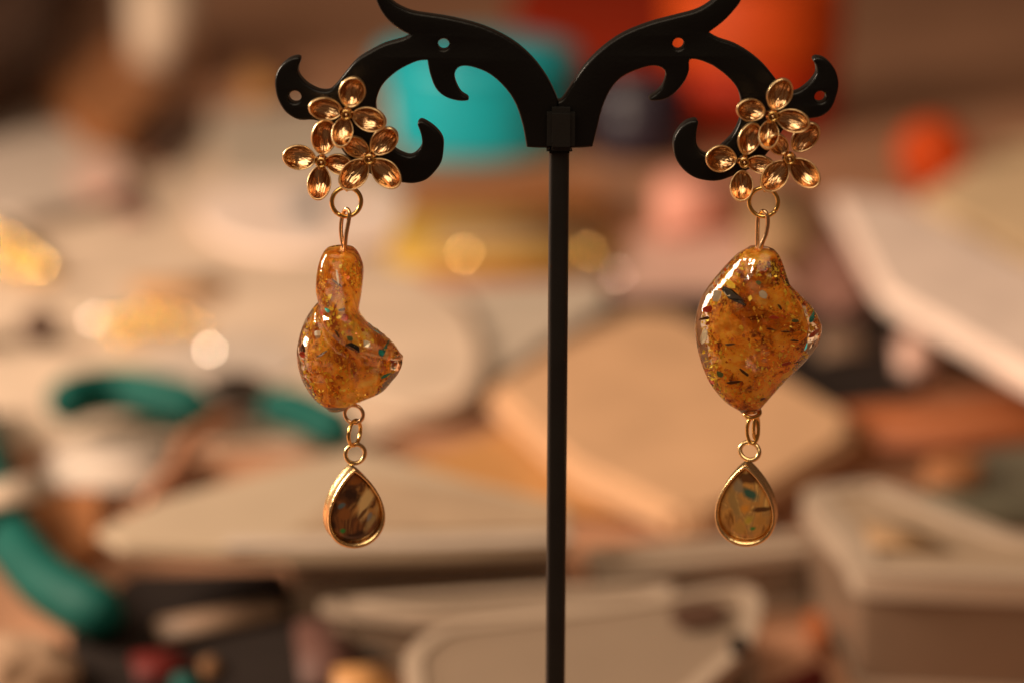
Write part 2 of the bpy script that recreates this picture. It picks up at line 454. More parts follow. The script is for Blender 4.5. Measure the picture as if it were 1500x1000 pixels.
RIGHT_ARM = [(817, 146), (824, 144), (839, 121), (857, 95), (883, 69), (913, 48.5), (951, 33), (988, 23), (1018, 15), (1036, 5.6), (1050, -6), (1062, -20), (1072, -38), (1082, -34), (1087, -18), (1084, 0), (1075, 13), (1059, 30), (1036.5, 47),
             (1052, 56), (1075.5, 64), (1098.6, 77.6), (1118, 94), (1133, 112), (1145, 128), (1153, 134), (1163, 134), (1174.5, 129), (1188, 117), (1195, 106), (1194, 94), (1190, 87), (1195, 82), (1207.5, 85), (1219, 96), (1225, 109), (1227, 125), (1222, 145), (1214, 160), (1201, 169), (1186, 172), (1168, 174),
             (1150, 184), (1136, 203), (1120, 226), (1096, 246), (1072, 256), (1055, 262), (1039, 263), (1019, 259), (1003, 249), (991, 234), (986, 218), (987, 201), (995, 186.5), (1006, 177), (1018, 174), (1022, 178), (1020, 188), (1019, 205), (1024, 218), (1034, 225), (1046, 222), (1060, 210), (1074, 195), (1084, 172), (1085, 150), (1082, 135), (1074, 120.5), (1059, 105.6), (1042.5, 94), (1023, 86.5), (1009.5, 86.5),
             (1008.5, 101), (1003, 116), (990, 132.5), (973, 144), (954, 146), (951, 142), (962, 134), (971, 123), (975, 108), (969, 98), (954, 95), (932, 101), (909.5, 112), (893, 131), (881.5, 157), (874, 187), (868.5, 209), (865, 213.5), (835, 215), (817, 215)]
SHARP_L = {0, 19, len(LEFT_ARM) - 1, len(LEFT_ARM) - 2, 77}
SHARP_R = {0, 18, len(RIGHT_ARM) - 1, len(RIGHT_ARM) - 2, 70}

def sharp_smooth(pts, sharp, per=3):
    """Catmull-Rom between sharp corners"""
    n = len(pts); s = sorted(sharp); out = []
    for a, b in zip(s, s[1:]):
        seg = pts[a:b + 1]
        out += smooth_loop([(*p, 0) for p in seg], per, closed=False)[:-1]
    out.append(Vector((*pts[-1], 0)))
    return out

def scroll_arm(pts, sharp, holes, y0, label):
    cu = bpy.data.curves.new('scroll_arm_curve', 'CURVE')
    cu.dimensions = '2D'; cu.fill_mode = 'BOTH'
    cu.extrude = .00105; cu.bevel_depth = .00035; cu.bevel_resolution = 2; cu.offset = -.00035
    loops = [[onY(p.x, p.y, y0) for p in sharp_smooth(pts, sharp)]]
    for hx, hy, hr in holes:
        loops.append([onY(hx + hr * math.cos(t * 2 * math.pi / 24), hy + hr * math.sin(t * 2 * math.pi / 24), y0) for t in range(24)])
    for lp in loops:
        sp = cu.splines.new('POLY'); sp.points.add(len(lp) - 1); sp.use_cyclic_u = True
        for q, p in zip(sp.points, lp): q.co = (p.x, p.z, 0, 1)
    ob = bpy.data.objects.new('tmp_curve', cu); COL.objects.link(ob)
    bpy.context.view_layer.update()
    dg = bpy.context.evaluated_depsgraph_get()
    me = bpy.data.meshes.new_from_object(ob.evaluated_get(dg))
    bpy.data.objects.remove(ob)
    bm = bmesh.new(); bm.from_mesh(me); bpy.data.meshes.remove(me)
    bmesh.ops.remove_doubles(bm, verts=bm.verts[:], dist=1e-6)
    for v in bm.verts: v.co = Vector((v.co.x, y0 - v.co.z, v.co.y))
    o = build('scroll_arm', bm, M['black'], stand, auto=50)
    return o
scroll_arm(LEFT_ARM, SHARP_L, [(650, 63.5, 8.5), (433, 140.5, 9.2)], 0.0, '')
scroll_arm(RIGHT_ARM, SHARP_R, [(993, 63, 8.6), (1200.6, 140.5, 8.6)], 0.0, '')

# collar: small box sleeve that clamps the two plates on the pole
def box_between(bm, a, b, y0, y1, bev):
    pa, pb = onY(*a), onY(*b)
    x0, x1, z0, z1 = pa.x, pb.x, pb.z, pa.z
    vs_ = [bm.verts.new((x, y, z)) for z in (z0, z1) for x, y in ((x0, y0), (x1, y0), (x1, y1), (x0, y1))]
    for f in ((3, 2, 1, 0), (4, 5, 6, 7), (0, 1, 5, 4), (1, 2, 6, 5), (2, 3, 7, 6), (3, 0, 4, 7)):
        bm.faces.new([vs_[i] for i in f])
    bmesh.ops.bevel(bm, geom=bm.edges[:], offset=bev, segments=2, affect='EDGES')
bm = bmesh.new()
box_between(bm, (801, 154), (841.5, 216), -.0034, .0034, .0007)
build('collar', bm, M['black_pole'], stand, auto=35)
bm = bmesh.new()
box_between(bm, (800.5, 215), (838, 222), -.0020, .0020, .0004)
build('lower_sleeve', bm, M['black'], stand, auto=35)
# pole: rounded bar leaning a hair to the left
bm = bmesh.new()
rings = []
topc, botc = onY(819, 212), onY(813.3, 1000)
dirv = (botc - topc) / (topc.z - botc.z)
for k in range(2):
    c = topc if k == 0 else topc + dirv * (topc.z - .006)
    ring = []
    for i in range(32):
        t = 2 * math.pi * i / 32
        cx = math.copysign(abs(math.cos(t)) ** .55, math.cos(t)); sy = math.copysign(abs(math.sin(t)) ** .55, math.sin(t))
        ring.append(Vector((c.x + cx * .00147, sy * .00147, c.z)))
    rings.append(ring)
loft(bm, rings)
build('pole', bm, M['black_pole'], stand, auto=60)
bc = topc + dirv * (topc.z - .006)
bm = bmesh.new()
lathe(bm, Vector((bc.x, 0, 0)), [(.030, 0.0003), (.0312, .0012), (.0312, .0026), (.0300, .0036), (.012, .0046), (.0042, .0066), (.0034, .012), (.0026, .0135)])
build('round_base', bm, M['black'], stand, auto=40)

# ------------------------------------------------------------------ earrings
GRP = 'pair of dangling gold and amber earrings'

def petal(parent, centre, tip_dir, hl, hw, root, Y, tiltf, bank):
    """one cupped oval petal with a raised rim; pixel sizes, drawn in the vertical plane y = Y"""
    c = onY(*centre, Y)
    e1 = Vector((tip_dir[0], 0, -tip_dir[1])).normalized()
    e2 = Vector((-e1.z, 0, e1.x))
    nrm = Vector((0, -1, 0))
    # lean the tip toward the viewer and bank sideways a little
    e1b = (e1 * math.cos(tiltf) + nrm * math.sin(tiltf)); nb = (nrm * math.cos(tiltf) - e1 * math.sin(tiltf))
    e2b = (e2 * math.cos(bank) + nb * math.sin(bank)); nb = (nb * math.cos(bank) - e2 * math.sin(bank))
    a, b = hl * PX / math.cos(tiltf), hw * PX / math.cos(bank)
    seg = 32
    dep = .95 * b
    def P(rho, t, h):
        x, y = math.cos(t), math.sin(t)
        nar = 1 - .17 * max(0, -x) ** 1.5          # a little narrower towards the flower's centre
        return c + e1b * (a * rho * x) + e2b * (b * rho * y * nar) + nb * (h + .10 * dep * max(0, 1 - rho) * 0)
    prof = []
    for k in range(1, 9):
        r = k / 8 * .86
        # shallow bowl with a faint keel along the middle
        prof.append((r, dep * (r ** 2.3 - .72) * .85))
    lip = .00022
    rows = []
    for r, h in prof:
        rows.append([P(r, 2 * math.pi * i / seg, h + .10 * dep * (1 - r) * abs(math.sin(2 * math.pi * i / seg)) * 0) for i in range(seg)])
    for r, h in ((.885, lip * .7), (.92, lip * 1.3), (.96, lip * 1.3), (.99, lip * .6), (1.0, -lip * .2), (.98, -lip * 1.3)):
        rows.append([P(r, 2 * math.pi * i / seg, h) for i in range(seg)])
    for r in (.8, .5, .2):
        rows.append([P(r, 2 * math.pi * i / seg, dep * (r * r - .81) * .75 - .00035) for i in range(seg)])
    bm = bmesh.new()
    loft(bm, rows)
    uvl = bm.loops.layers.uv.new('petal')
    for fc in bm.faces:
        for lp in fc.loops:
            q = lp.vert.co - c
            lp[uvl].uv = (q.dot(e1b) / a, q.dot(e2b) / b)
    for fc in bm.faces:
        q = fc.calc_center_median() - c
        rad = math.hypot(q.dot(e1b) / a, q.dot(e2b) / b / (1 - .17 * max(0, -q.dot(e1b) / a) ** 1.5))
        if rad > .865 and len(fc.verts) == 4: fc.material_index = 1
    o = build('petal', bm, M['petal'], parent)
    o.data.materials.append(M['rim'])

def flower(ear, centre, petals, Y):
    """petals: (centre px, half length px, half width px, lean, bank)"""
    c = onY(*centre, Y)
    bm = bmesh.new()      # dished hub that carries the four petals
    prof = [(0.2, -.0001), (4.2, .0001), (5.8, .0006), (7.6, .0002), (10, -.0002), (9.6, -.0006), (5, -.0008)]
    rings = []
    for r, h in [(p[0] * PX, p[1]) for p in prof]:
        rings.append([c + Vector((r * math.cos(2 * math.pi * i / 20), -h, r * math.sin(2 * math.pi * i / 20))) for i in range(20)])
    # little round centre cup
    loft(bm, rings)
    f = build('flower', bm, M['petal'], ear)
    bm = bmesh.new()
    tube(bm, ringpts(c + Vector((0, -.0007, 0)), Vector((1, 0, 0)), Vector((0, 0, 1)), 5.8 * PX, 5.8 * PX, 24), 1.7 * PX, 8, closed=True)
    build('stamen_ring', bm, M['gold'], f)
    bm = bmesh.new()
    bmesh.ops.create_icosphere(bm, subdivisions=2, radius=2.6 * PX, matrix=Matrix.Translation(c + Vector((0, -.0006, 0))))
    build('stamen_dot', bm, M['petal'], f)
    for pc, hl, hw, tl, bk in petals:
        d = (pc[0] - centre[0], pc[1] - centre[1])
        petal(f, pc, d, hl, hw, c, Y, tl, bk)
    return f

def wire_ring(ear, name, c, Y, rx, ry, wr, m, yaw=0.0, gap=0.0, start=0.0, tilt=0.0):
    cc = onY(*c, Y)
    ax = Vector((math.cos(yaw), math.sin(yaw), 0)); az = Vector((0, math.sin(tilt), math.cos(tilt)))
    bm = bmesh.new()
    tube(bm, ringpts(cc, ax, az, rx * PX, ry * PX, 48, gap, start), wr * PX, 12, closed=not gap)
    return build(name, bm, m, ear)

def interp(tab, y):
    if y <= tab[0][0]: return tab[0][1]
    for (a, va), (b, vb) in zip(tab, tab[1:]):
        if y <= b: return va + (vb - va) * (y - a) / (b - a)
    return tab[-1][1]

def smooth_tab(tab, n=70):
    pts = smooth_loop([(p[0], p[1], 0) for p in tab], 6, closed=False)
    return [(p.x, p.y) for p in pts]

def bead(ear, left, right, theta, prof_A, Y, core_m, flakes, seed, nfoil, core_k=.76, crease=None, amp=0, sharp=4.0, reach=45.0, ridge=None, ramp=0):
    L_, R_ = smooth_tab(left), smooth_tab(right)
    y0, y1 = left[0][0], left[-1][0]
    def section(y, k, n=64):
        xl, xr = interp(L_, y), interp(R_, y)
        A = interp(prof_A, y); B = .36 * A + 8
        th = interp(theta, y)
        base = []
        for i in range(n):
            t = 2 * math.pi * i / n
            u = math.copysign(abs(math.cos(t)) ** .9, math.cos(t)) * A; v = math.copysign(abs(math.sin(t)) ** .9, math.sin(t)) * B
            v *= 1 - .22 * max(0, math.sin((y - y0) / (y1 - y0) * math.pi)) * (1 - abs(math.cos(t)) ** 2) * 0
            base.append((u * math.cos(th) - v * math.sin(th), u * math.sin(th) + v * math.cos(th)))
        mx = max(b[0] for b in base)
        hw = (xr - xl) / 2
        out = []
        for b in base:
            x, d = (xl + xr) / 2 + b[0] / mx * hw, b[1]
            if crease and d < 0:
                e = interp(crease, x) - y                     # above the fold: e > 0
                lift = 1 / (1 + math.exp(-max(-30, min(30, e / sharp))))
                fade = math.exp(-max(0, e) / reach) if e > 0 else 1
                groove = math.exp(-(e + 9) ** 2 / 90)
                edge = min(1, -d / (.25 * B + 1))
                d -= (amp * lift * fade - .35 * amp * groove) * edge
            if ridge and d < 0:
                u = x - interp(ridge, y)
                edge = min(1, -d / (.25 * B + 1)) * max(0, math.sin(max(0, min(1, (y - y0) / (y1 - y0))) * math.pi)) ** .5
                d -= ramp * edge * (math.exp(-max(0, u) / 34) if u > 0 else math.exp(u / 7))
            out.append(((xl + xr) / 2 + (x - (xl + xr) / 2) * k, d * k))
        return out
    def world(px, py, dy):
        p = onY(px, py, Y)
        return Vector((p.x, Y + dy * PX, p.z))
    def rings(kk, ya, yb, n=110):
        out = []
        # rounded end
        caps = [(0.25, 0), (.62, .6), (.86, 2.2), (.96, 4.2)]
        for f, dy in caps: out.append([world(x, ya + dy, d) for x, d in scaled(section(ya + 5, kk), f)])
        for i in range(n + 1):
            y = ya + 6 + (yb - ya - 12) * i / n
            out.append([world(x, y, d) for x, d in section(y, kk)])
        for f, dy in reversed(caps): out.append([world(x, yb - dy, d) for x, d in scaled(section(yb - 5, kk), f)])
        return out
    def scaled(sec, f):
        cx = sum(s[0] for s in sec) / len(sec)
        return [(cx + (s[0] - cx) * f, s[1] * f) for s in sec]
    bm = bmesh.new(); loft(bm, rings(1, y0, y1))
    g = build('glass_bead', bm, M['glass'], ear)
    bm = bmesh.new(); loft(bm, rings(core_k, y0 + 9, y1 - 8))
    build('amber_core', bm, core_m, g)
    rr = random.Random(seed)
    # loose gold leaf between core and glass
    def on_core(y, fx, k, back=False):
        """point of the core skin, fx -1..1 across the visible front"""
        sec = section(y, k)
        xl = min(s[0] for s in sec); xr = max(s[0] for s in sec)
        tx = (xl + xr) / 2 + fx * (xr - xl) / 2
        front = [s for s in sec if s[1] <= sum(q[1] for q in sec) / len(sec)]
        s = min(sec, key=lambda q: abs(q[0] - tx) * 1.0 + (q[1] * .15))
        return world(s[0], y, s[1] * 1.0)
    for mname, cnt, nm in (('foil', nfoil, 'gold_leaf'), ('copper_foil', nfoil // 4, 'copper_leaf')):
        bm = bmesh.new()
        for _ in range(cnt):
            y = y0 + 14 + (y1 - y0 - 26) * rr.random()
            sec = section(y, core_k - .05 + .18 * rr.random() ** .8)
            s = rr.choice(sec)
            fl = noise.noise(Vector(((s[0] - y * .55) * .055, (y + s[0] * .3) * .018, s[1] * .03 + seed)))
            if fl < (.02 if nm == 'gold_leaf' else -.35) and rr.random() < .88: continue
            p = world(s[0], y, s[1])
            r = (0.8 + 2.3 * rr.random() ** 3) * PX
            q = Matrix.Rotation(rr.random() * 6.28, 3, Vector((rr.random() - .5, rr.random() - .5, rr.random() - .5)).normalized())
            vs_ = [bm.verts.new(p + q @ Vector((r * math.cos(a) * (.7 + .6 * rr.random()), r * .12, r * 1.5 * math.sin(a) * (.7 + .6 * rr.random())))) for a in (0, 1.6, 3.1, 4.7)]
            bm.faces.new(vs_)
        o = build(nm, bm, M[mname], g, smooth=False)
        o['kind'] = 'stuff'
    for (fx, fy, sx, sy, ang, mk) in flakes:
        if mk == 'flake_black': sx, sy, ang = sx * 1.3, sy * .62, ang + rr.uniform(-.5, .5)
        # irregular chip just under the glass, following the skin
        sec = section(fy, .90)
        front = [s for s in sec if s[1] < sum(q[1] for q in sec) / len(sec)]
        s = min(front, key=lambda q: abs(q[0] - fx))
        bm = bmesh.new()
        n = 7; lo, hi = [], []
        for i in range(n):
            a = 2 * math.pi * i / n; k = .75 + .5 * rr.random()
            u, v = sx * k * math.cos(a), sy * k * math.sin(a)
            X, Yp = fx + u * math.cos(ang) - v * math.sin(ang), fy + u * math.sin(ang) + v * math.cos(ang)
            sc2 = section(Yp, .90)
            fr = [q for q in sc2 if q[1] < sum(z[1] for z in sc2) / len(sc2)]
            s2 = min(fr, key=lambda q: abs(q[0] - X))
            hi.append(bm.verts.new(world(X, Yp, s2[1]))); lo.append(bm.verts.new(world(X, Yp, s2[1] + 1.6)))
        bm.faces.new(hi); bm.faces.new(lo[::-1])
        for i in range(n):
            j = (i + 1) % n
            bm.faces.new((lo[i], lo[j], hi[j], hi[i]))
        build('glass_chip', bm, M[mk], g, smooth=False)
    return g

def tear(t, Wd, H):
    x = math.sin(t) * math.sin(t / 2) ** .72 * Wd / 2 / .8315
    z = math.cos(t) * H / 2
    return x, z

def pendant(ear, c, Wd, H, yaw, Y, shell, flecks, roll=0.0):
    """teardrop gold cup holding a shell inlay, with an eye loop on top"""
    cc = onY(*c, Y)
    ax = Vector((math.cos(yaw), math.sin(yaw), 0)); ay = Vector((-math.sin(yaw), math.cos(yaw), 0)); az = Vector((0, 0, 1))
    ax, az = ax * math.cos(roll) + az * math.sin(roll), az * math.cos(roll) - ax * math.sin(roll)
    n = 72
    def ring(k, d, dz=0):
        return [cc + ax * (x * k * PX) + az * ((z * k + dz) * PX) + ay * (d * PX) for x, z in (tear(2 * math.pi * i / n, Wd, H) for i in range(n))]
    bm = bmesh.new()
    # outer wall, rolled lip, inner wall, floor
    rows = [ring(.90, 15), ring(.985, 14.5), ring(1.0, 12), ring(.965, 7), ring(.965, -6), ring(1.0, -11), ring(.985, -15), ring(.955, -16.5), ring(.915, -16), ring(.885, -14), ring(.865, -9), ring(.86, -4)]
    loft(bm, rows)
    b = build('pendant_bezel', bm, M['bezel'], ear)
    bm = bmesh.new()
    loft(bm, [ring(.855, -4.2), ring(.853, -8), ring(.82, -10), ring(.70, -11.5), ring(.45, -12.6), ring(.15, -13)])
    build('shell_inlay', bm, M[shell], b)
    rr = random.Random(int(c[0]))
    for fx, fz, sx, sz, ang, mk in flecks:
        bm = bmesh.new(); n2 = 9; hi = []; lo = []
        for i in range(n2):
            a = 2 * math.pi * i / n2; k = .75 + .5 * rr.random()
            u, v = sx * k * math.cos(a), sz * k * math.sin(a)
            X, Z = fx + u * math.cos(ang) - v * math.sin(ang), fz + u * math.sin(ang) + v * math.cos(ang)
            rad = min(1, math.hypot(X / (Wd / 2), Z / (H / 2)))
            d = -13.1 + 2.6 * rad ** 2.6
            hi.append(bm.verts.new(cc + ax * X * PX + az * Z * PX + ay * (d - .5) * PX)); lo.append(bm.verts.new(cc + ax * X * PX + az * Z * PX + ay * (d + 2) * PX))
        bm.faces.new(hi); bm.faces.new(lo[::-1])
        for i in range(n2):
            j = (i + 1) % n2
            bm.faces.new((lo[i], lo[j], hi[j], hi[i]))
        build('shell_fleck', bm, M[mk], b, smooth=False)
    return b

D = R(1)
# --- left earring
YE = -.0034
e1 = empty('earring', onY(507, 168, YE), 'gold earring left of the pole, its amber bead pinched into a narrow neck', 'earring', GRP)
flower(e1, (471, 237.5), [((475, 201), 27, 18.5, 10 * D, 18 * D), ((438.5, 231), 24, 18.5, 14 * D, 2 * D), ((467.5, 268), 24, 17.5, 22 * D, 0), ((497, 241), 21, 15.5, 20 * D, 4 * D)], YE)
flower(e1, (541, 232.5), [((562, 207.5), 25, 18, 16 * D, 6 * D), ((565, 254), 26, 18.5, 14 * D, -4 * D), ((519, 255.5), 26, 19, 16 * D, 6 * D), ((521.5, 215.5), 21, 15, 32 * D, 0)], YE - .0016)
flower(e1, (507.5, 167.5), [((515.7, 135.5), 23.5, 19, 14 * D, 8 * D), ((477, 160), 24, 17, 18 * D, -3 * D), ((540.5, 175), 25, 18, 14 * D, 4 * D), ((501.5, 194), 20, 15.5, 36 * D, 0)], YE - .0026)
bm = bmesh.new()
tube(bm, [onY(507.5, 167.5, YE - .0005), Vector((onY(507.5, 167.5).x, .0075, onY(507.5, 167.5).z))], 3.6 * PX, 10)
build('ear_post', bm, M['gold'], e1)
bm = bmesh.new()
tube(bm, ringpts(onY(508, 273, YE), Vector((0, 1, 0)), Vector((0, 0, 1)), 5 * PX, 6 * PX, 20), 2.2 * PX, 8, True)
build('flower_loop', bm, M['gold'], e1)
wire_ring(e1, 'jump_ring', (507.5, 296), YE, 21.2, 21.2, 3.3, M['gold'], yaw=12 * D, gap=.05, start=R(230))
# eye pin: hairpin loop through the ring, ends run down inside the bead
def hairpin(ear, px, Y, m=None):
    pts = smooth_loop([onY(x, y, Y + d * PX) for x, y, d in px], 6, closed=False)
    bm = bmesh.new(); tube(bm, pts, 3.1 * PX, 10)
    build('wire_loop', bm, m or M['pale_gold'], ear)
hairpin(e1, [(504.5, 384, 2), (502.5, 362, 3), (499.5, 340, 7), (500.5, 322, 8), (504, 310, 5), (508, 306.5, 0), (511.5, 312, -5), (510.5, 325, -7), (507, 344, -6), (505.5, 364, -3), (506, 390, -1), (507, 415, 0)], YE)
LB_L = [(362, 480), (368, 474.5), (381, 468.5), (402, 464), (428, 463), (446, 465.5), (456, 459), (468, 450), (485, 441), (508, 434.8), (528, 434.5), (554, 442.5), (580, 459), (594, 476), (601, 487)]
LB_R = [(362, 514), (368, 522), (381, 529), (396, 532.8), (422, 531), (446, 528), (456, 534), (470, 549), (485, 572), (499.6, 586), (513, 590.5), (531, 589.5), (545, 584), (556, 576), (575.5, 558), (590, 522), (601, 497)]
bead(e1, LB_L, LB_R, [(362, R(-97)), (420, R(-84)), (452, R(-66)), (480, R(-40)), (515, R(-16)), (555, R(4)), (601, R(18))],
     [(362, 26), (400, 40), (440, 58), (490, 78), (530, 80), (570, 58), (601, 18)], YE, M['core_warm'],
     [(484, 441, 4, 3, .4, 'flake_teal'), (509, 449, 5, 4.5, 0, 'flake_red'), (474, 447, 4.5, 3.5, .6, 'flake_red'), (520, 490, 12, 6, .35, 'flake_dark'), (507, 492, 7, 4, .5, 'flake_green'),
      (443, 518, 6, 5, 1.0, 'flake_red'), (445, 508, 6, 4, 1.4, 'flake_black'), (466, 487, 7, 5, 1.0, 'flake_pearl'), (562, 497, 5, 3.5, .5, 'flake_teal'), (566, 543, 9, 3, -.5, 'flake_teal'),
      (499, 471, 5, 3, .8, 'flake_black'), (517, 476, 5, 4, .2, 'flake_green'), (541, 484, 6, 4, .5, 'flake_pearl'), (577, 522, 5, 6, .3, 'flake_red'), (497, 397, 9, 1.6, 1.4, 'flake_pearl'), (497, 405, 7, 2.2, .2, 'flake_black'), (505, 439, 4, 3, 0, 'flake_black'), (474, 513, 8, 2, -.3, 'flake_black')], 3, 3000, crease=[(440, 424), (466, 450), (480, 470), (500, 487), (530, 500), (560, 507), (592, 516)], amp=44, sharp=2.0)
wire_ring(e1, 'eye_ring', (518.5, 606), YE, 14, 13.5, 2.8, M['pale_gold'], yaw=-14 * D)
wire_ring(e1, 'chain_link', (519.5, 633.5), YE, 20.5, 18.5, 2.9, M['gold'], yaw=68 * D)
wire_ring(e1, 'eye_ring', (520.3, 664), YE, 14.5, 14.5, 3.2, M['bezel'], yaw=16 * D)
pendant(e1, (518, 740), 90, 124, R(19), YE, 'shell_dark', [], roll=R(1.5))

# --- right earring
e2 = empty('earring', onY(1131, 170, YE), 'earring right of the pole, its speckled amber bead a broad diamond without a neck', 'earring', GRP)
flower(e2, (1090, 237.6), [((1098, 203.5), 25, 17, 8 * D, 22 * D), ((1056.5, 232.7), 23, 20, 16 * D, 2 * D), ((1086.4, 272.5), 21.5, 17, 24 * D, 4 * D), ((1114, 241), 20, 13.5, 18 * D, 8 * D)], YE)
flower(e2, (1156.4, 232.7), [((1179.5, 201.5), 25.5, 18, 10 * D, 10 * D), ((1178.5, 253.5), 26, 18, 14 * D, -4 * D), ((1135.5, 258), 25.5, 18.5, 14 * D, 8 * D), ((1140, 212), 20, 14, 36 * D, 0)], YE - .0016)
flower(e2, (1131.6, 170), [((1142, 138.5), 24.5, 18.5, 8 * D, 14 * D), ((1100, 161.5), 21.5, 17, 20 * D, -2 * D), ((1161.5, 177), 24.5, 17, 14 * D, 2 * D), ((1126, 197.5), 18.5, 15, 38 * D, 3 * D)], YE - .0026)
bm = bmesh.new()
tube(bm, [onY(1131.6, 170, YE - .0005), Vector((onY(1131.6, 170).x, .0075, onY(1131.6, 170).z))], 3.6 * PX, 10)
build('ear_post', bm, M['gold'], e2)
bm = bmesh.new()
tube(bm, ringpts(onY(1120, 274, YE), Vector((0, 1, 0)), Vector((0, 0, 1)), 5 * PX, 6 * PX, 20), 2.2 * PX, 8, True)
build('flower_loop', bm, M['gold'], e2)
wire_ring(e2, 'jump_ring', (1118.5, 296.5), YE, 20.8, 20.8, 3.1, M['gold'], yaw=-10 * D, gap=.05, start=R(-35))
hairpin(e2, [(1110, 392, 2), (1109.5, 364, 5), (1109.5, 335, 8), (1110.5, 318, 8), (1114.5, 311, 4), (1120, 310, -3), (1124, 317, -6), (1124.5, 330, -7), (1121.5, 345, -6), (1116, 358, -4), (1113.5, 368, -3), (1113, 392, -1)], YE)
RB_L = [(362, 1103), (367.5, 1094), (376, 1081), (389, 1069), (412, 1050), (438.5, 1031), (465, 1021.5), (491, 1019), (524, 1025), (554, 1037), (580, 1056), (594, 1073), (604, 1093)]
RB_R = [(362, 1128), (367, 1137), (376, 1143), (392, 1148.5), (412, 1156), (427, 1171), (445, 1188), (465, 1199), (481, 1202), (504.5, 1196), (531, 1178), (554, 1156), (577, 1135), (594, 1118), (604, 1106)]
bead(e2, RB_L, RB_R, [(362, R(-50)), (420, R(-34)), (470, R(-16)), (520, R(2)), (560, R(14)), (604, R(24))],
     [(362, 26), (400, 54), (450, 84), (490, 94), (540, 74), (580, 44), (604, 16)], YE, M['core_speck'],
     [(1073, 430, 16, 6.5, .5, 'flake_dark'), (1064, 428, 5, 3, .5, 'flake_pearl'), (1069, 414, 9, 5, .6, 'foil'), (1050, 432, 7, 9, .4, 'flake_pearl'), (1036, 452, 8, 5, -.2, 'flake_red'), (1032, 466, 7, 4, .1, 'flake_black'),
      (1114, 421, 6, 6, 0, 'flake_pearl'), (1083, 472, 3.4, 3.4, 0, 'foil'), (1053, 540, 6, 4.5, .4, 'flake_green'), (1071, 551, 9, 4, .35, 'flake_black'), (1088, 536, 7, 3.5, .4, 'flake_black'), (1184, 460, 3.5, 3.5, 0, 'flake_teal'), (1187, 482, 7, 4, -.6, 'flake_red'),
      (1160, 458, 5, 2.5, .1, 'flake_green'), (1130, 453, 8, 2.6, .1, 'flake_red'), (1124, 470, 6, 2.2, .2, 'flake_black'), (1146, 474, 6, 2, .1, 'flake_black'), (1160, 488, 6, 2.2, .1, 'flake_black'), (1138, 438, 4, 3, .4, 'flake_black'), (1150, 524, 8, 2.6, -.1, 'flake_red'), (1166, 524, 5, 2.2, -.1, 'flake_black'), (1150, 543, 11, 5, -.6, 'foil'),
      (1032, 492, 4, 10, .2, 'flake_pearl'), (1042, 556, 5, 4, .6, 'flake_red'), (1115, 578, 3.4, 4, 0, 'flake_black'), (1066, 497, 6, 2.4, .3, 'flake_black'), (1108, 405, 4, 3, 0, 'flake_green')], 11, 3300, ridge=[(362, 1112), (400, 1098), (440, 1092), (480, 1100), (540, 1110), (604, 1104)], ramp=15)
# bead loop seen from the side, link, eye
wire_ring(e2, 'eye_ring', (1102, 604), YE, 12, 10, 3.4, M['gold'], yaw=22 * D, tilt=R(62))
wire_ring(e2, 'chain_link', (1102.5, 630), YE, 8.2, 19, 2.8, M['gold'], yaw=-10 * D, tilt=R(8))
wire_ring(e2, 'chain_link', (1107.5, 626), YE, 6, 17, 2.7, M['gold'], yaw=50 * D, tilt=R(-6))
wire_ring(e2, 'eye_ring', (1098, 660), YE, 14.5, 13, 3.4, M['bezel'], yaw=-20 * D, tilt=R(20))
pendant(e2, (1093.5, 736), 92, 128, R(-13), YE, 'shell_amber', [], roll=R(1))

# ------------------------------------------------------------------ things on the table behind
def slab(name, label, cat, pts, z1, z0, mk, bev=.001, rnd=0, group=None, parent=None):
    """flat thing lying on the table: outline of its top seen in the picture, laid out at height z1"""
    z1, z0, bev = z1 * K, z0 * K, bev * K
    P_ = pxs(pts, z1)
    if rnd: P_ = smooth_loop(P_, rnd)
    bm = bmesh.new(); prism(bm, P_, z0, z1, bev)
    o = build(name, bm, M[mk], parent, auto=40)
    if label: tag(o, label, cat, group)
    return o

def klathe(bm, c, prof, seg=40):
    lathe(bm, c, [(q * K, z * K) for q, z in prof], seg)

# paper sheets that cover the left half
slab('paper_sheet', 'large beige paper sheet lying under the clutter left of the pole', 'paper', [(-260, 190), (-100, 170), (110, 165), (225, 262), (330, 160), (470, 150), (560, 240), (600, 330), (660, 420), (640, 600), (520, 655), (-260, 640)], .0015, .0004, 'beige', .0003)
slab('grey_card', 'pale grey card lying behind the left earring flowers', 'card', [(300, 165), (470, 150), (560, 235), (580, 262), (330, 262)], .004, .0018, 'palegrey', .0005)
slab('cream_pouch', 'rounded cream plastic pouch behind the left earring bead', 'pouch', [(360, 395), (470, 372), (590, 388), (680, 440), (714, 520), (690, 580), (610, 600), (480, 580), (360, 560), (300, 490)], .006, .0018, 'beige', .003, rnd=4)
slab('pale_card', 'pale card lying behind the pole below the golden box', 'card', [(640, 415), (880, 405), (905, 440), (800, 500), (720, 560), (690, 430)], .003, .0006, 'palegrey', .0006)
slab('painted_shadow', 'painted felt square beside the rounded cream pouch', 'shadow', [(700, 520), (780, 488), (830, 470), (800, 540), (720, 600)], .0012, .0003, 'darkbrown', .0003)  # dark sheet painted in where only shade falls beside the pouch

